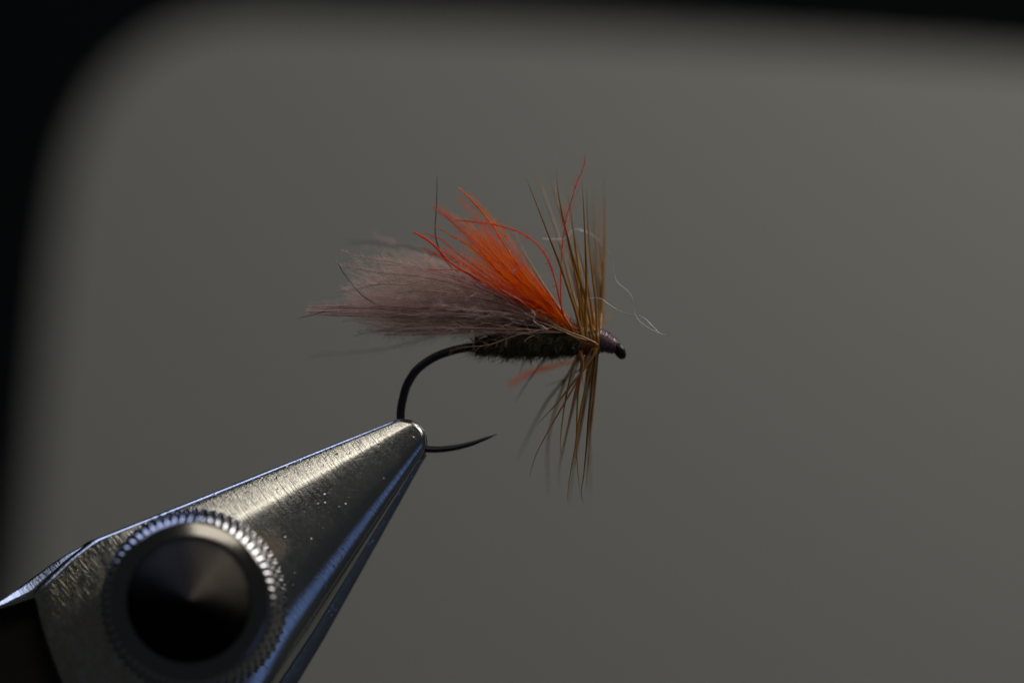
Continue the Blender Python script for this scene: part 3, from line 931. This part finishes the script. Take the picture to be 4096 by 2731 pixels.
down_named = [
    ([(2372, 1390), (2345, 1440), (2320, 1504), (2261, 1606), (2201, 1709), (2147, 1812), (2116, 1910)], -0.05, -0.12, 'hackle_rust', 5.0),
    ([(2385, 1390), (2375, 1420), (2331, 1482), (2288, 1536), (2223, 1617), (2147, 1699)], -0.08, -0.10, 'hackle', 7.0),
    ([(2330, 1390), (2304, 1437), (2277, 1525), (2255, 1644), (2242, 1753), (2244, 1829)], -0.04, -0.10, 'hackle', 5.5),
    ([(2380, 1390), (2369, 1440), (2342, 1552), (2320, 1661), (2299, 1796), (2277, 1921), (2269, 2002)], -0.05, -0.10, 'hackle', 6.5),
    ([(2388, 1390), (2377, 1471), (2358, 1634), (2345, 1796), (2334, 1905), (2325, 1965), (2334, 2013)], -0.05, -0.10, 'hackle_dark', 7.0),
    ([(2316, 1400), (2326, 1471), (2312, 1579), (2306, 1742), (2311, 1878), (2323, 1994)], -0.05, -0.10, 'hackle', 5.0),
    ([(2330, 1400), (2322, 1480), (2300, 1570), (2275, 1690), (2256, 1790), (2243, 1850)], -0.05, -0.09, 'hackle_rust', 5.0),
    ([(2320, 1400), (2270, 1500), (2190, 1601), (2125, 1720), (2066, 1845)], 0.06, 0.36, 'hackle', 6.0),
    ([(2330, 1400), (2262, 1520), (2207, 1688), (2190, 1823), (2196, 1986)], 0.06, 0.34, 'hackle', 6.0),
    ([(2378, 1400), (2366, 1520), (2358, 1742), (2364, 1986)], 0.06, 0.36, 'hackle', 7.0),
    ([(2350, 1400), (2310, 1560), (2270, 1720), (2240, 1850), (2233, 1937)], 0.03, 0.15, 'hackle', 5.5),
    ([(2375, 1400), (2350, 1560), (2318, 1740), (2290, 1900), (2273, 2026)], 0.05, 0.18, 'hackle_dark', 6.0),
    ([(2390, 1395), (2378, 1560), (2362, 1720), (2352, 1850), (2345, 1960)], 0.0, 0.08, 'hackle', 7.5),
    ([(2385, 1400), (2345, 1450), (2300, 1492), (2240, 1522), (2174, 1548)], -0.05, 0.16, 'mauve_barb', 4.0),
    ([(2320, 1405), (2332, 1450), (2328, 1500), (2334, 1541)], -0.09, -0.11, 'hackle_rust', 5.5),
    ([(2372, 1395), (2350, 1480), (2335, 1600), (2312, 1750), (2296, 1850)], 0.0, 0.1, 'hackle', 6.0),
    ([(2330, 1400), (2300, 1480), (2268, 1570), (2220, 1640)], 0.05, 0.3, 'hackle', 5.5),
    ([(2205, 1405), (2174, 1438), (2130, 1500), (2095, 1550), (2062, 1605)], 0.06, 0.10, 'dark_hair', 3.5),
    ([(2110, 1425), (2092, 1455), (2078, 1497)], 0.06, 0.1, 'dark_hair', 2.2),
]
for px, y0, y1, mk_, rb in up_named + down_named:
    P = path(px, y0, y1, 30)
    v, q = tubes(barb_geo(P, rb * 0.9, 0.8, 0, sides=7, r_mid=rb * 0.66))
    link("hackle_fibre", np_mesh("hackle_fibre", v, q), M[mk_], hk)
# fibres toward and away from the lens, wound round the collar
for k in range(8):
    t = rng.uniform(0, 2 * math.pi)
    if abs(math.cos(t)) < 0.45: t = math.pi / 2 * (1 if rng.random() < .8 else -1) + rng.normal(0, 0.25)
    Lk = rng.uniform(0.36, 0.58)
    x0 = rng.uniform(2335, 2402)
    b0 = np.array(at(x0, 1362, 0))
    dr = np.array([rng.normal(-0.10, 0.10), abs(math.sin(t)) * 0.9, abs(math.cos(t))])
    dr /= np.linalg.norm(dr)
    sw = np.array([rng.normal(-0.03, 0.05), 0, 0])
    ks = np.linspace(0, 1, 16)[:, None]
    P = b0 + dr * 0.03 + dr * Lk * ks + sw * ks ** 2
    v, q = tubes(barb_geo(P, 6.5, 0.9, 0, sides=6, r_mid=4.8))
    link("hackle_fibre", np_mesh("hackle_fibre", v, q), M[random.choice(['hackle', 'hackle', 'hackle_dark', 'hackle_rust'])], hk)
# wound hackle stem: the turns round the shank
turns = np.linspace(0, 1, 160)
cx_ = 2318 + turns * 78
TP = np.array([np.array(at(c, 1362 - (c - 2318) * 0.05, 0)) + np.array([0, math.cos(t * 2 * math.pi * 6) * 0.052, math.sin(t * 2 * math.pi * 6) * 0.050]) for c, t in zip(cx_, turns)])
v, q = tubes([(TP[None], np.full((1, 160), 7.5 * U), 8)])
link("wound_stem", np_mesh("wound_stem", v, q), M['hackle_rust'], hk)

# ------------------------------------------------------------------ loose lint caught on the fly
def lint(px, y0, y1, label, r=1.4):
    P = path(px, y0, y1, 60)
    w = np.cumsum(rng.normal(0, 0.16 * U, (60, 3)), axis=0)
    v, q = tubes([((P + w)[None], np.full((1, 60), r * U), 5)])
    o = link("lint_thread", np_mesh("lint_thread", v, q), M['lint'])
    tag(o, label, "lint", "lint threads caught on the fly")


lint([(2356, 1192), (2400, 1194), (2450, 1228), (2500, 1254), (2570, 1270), (2610, 1305), (2645, 1338), (2688, 1340)], -0.08, -0.14,
     "fine white lint thread running from the hackle past the thread head")
lint([(2453, 1050), (2455, 1085), (2470, 1130), (2510, 1165), (2530, 1195), (2534, 1235), (2550, 1275), (2590, 1310), (2650, 1342)], -0.08, -0.12,
     "thin pale lint hair hanging in the air beyond the hackle, curving down", 1.1)
lint([(2170, 955), (2215, 957), (2250, 957), (2275, 945), (2290, 922), (2320, 922), (2360, 937), (2395, 965), (2440, 1018)], 0.05, 0.18,
     "white lint wisp arching through the upper hackle fibres", 2.0)
lint([(2046, 1098), (2052, 1090), (2050, 1082), (2062, 1078), (2070, 1070), (2072, 1064)], -0.14, -0.15,
     "tiny crinkled white lint speck on the orange wing", 1.6)
lint([(2128, 1240), (2140, 1262), (2134, 1280), (2150, 1295), (2170, 1302), (2190, 1318)], -0.13, -0.14,
     "crumpled white lint scrap on the dark body under the wing", 1.2)
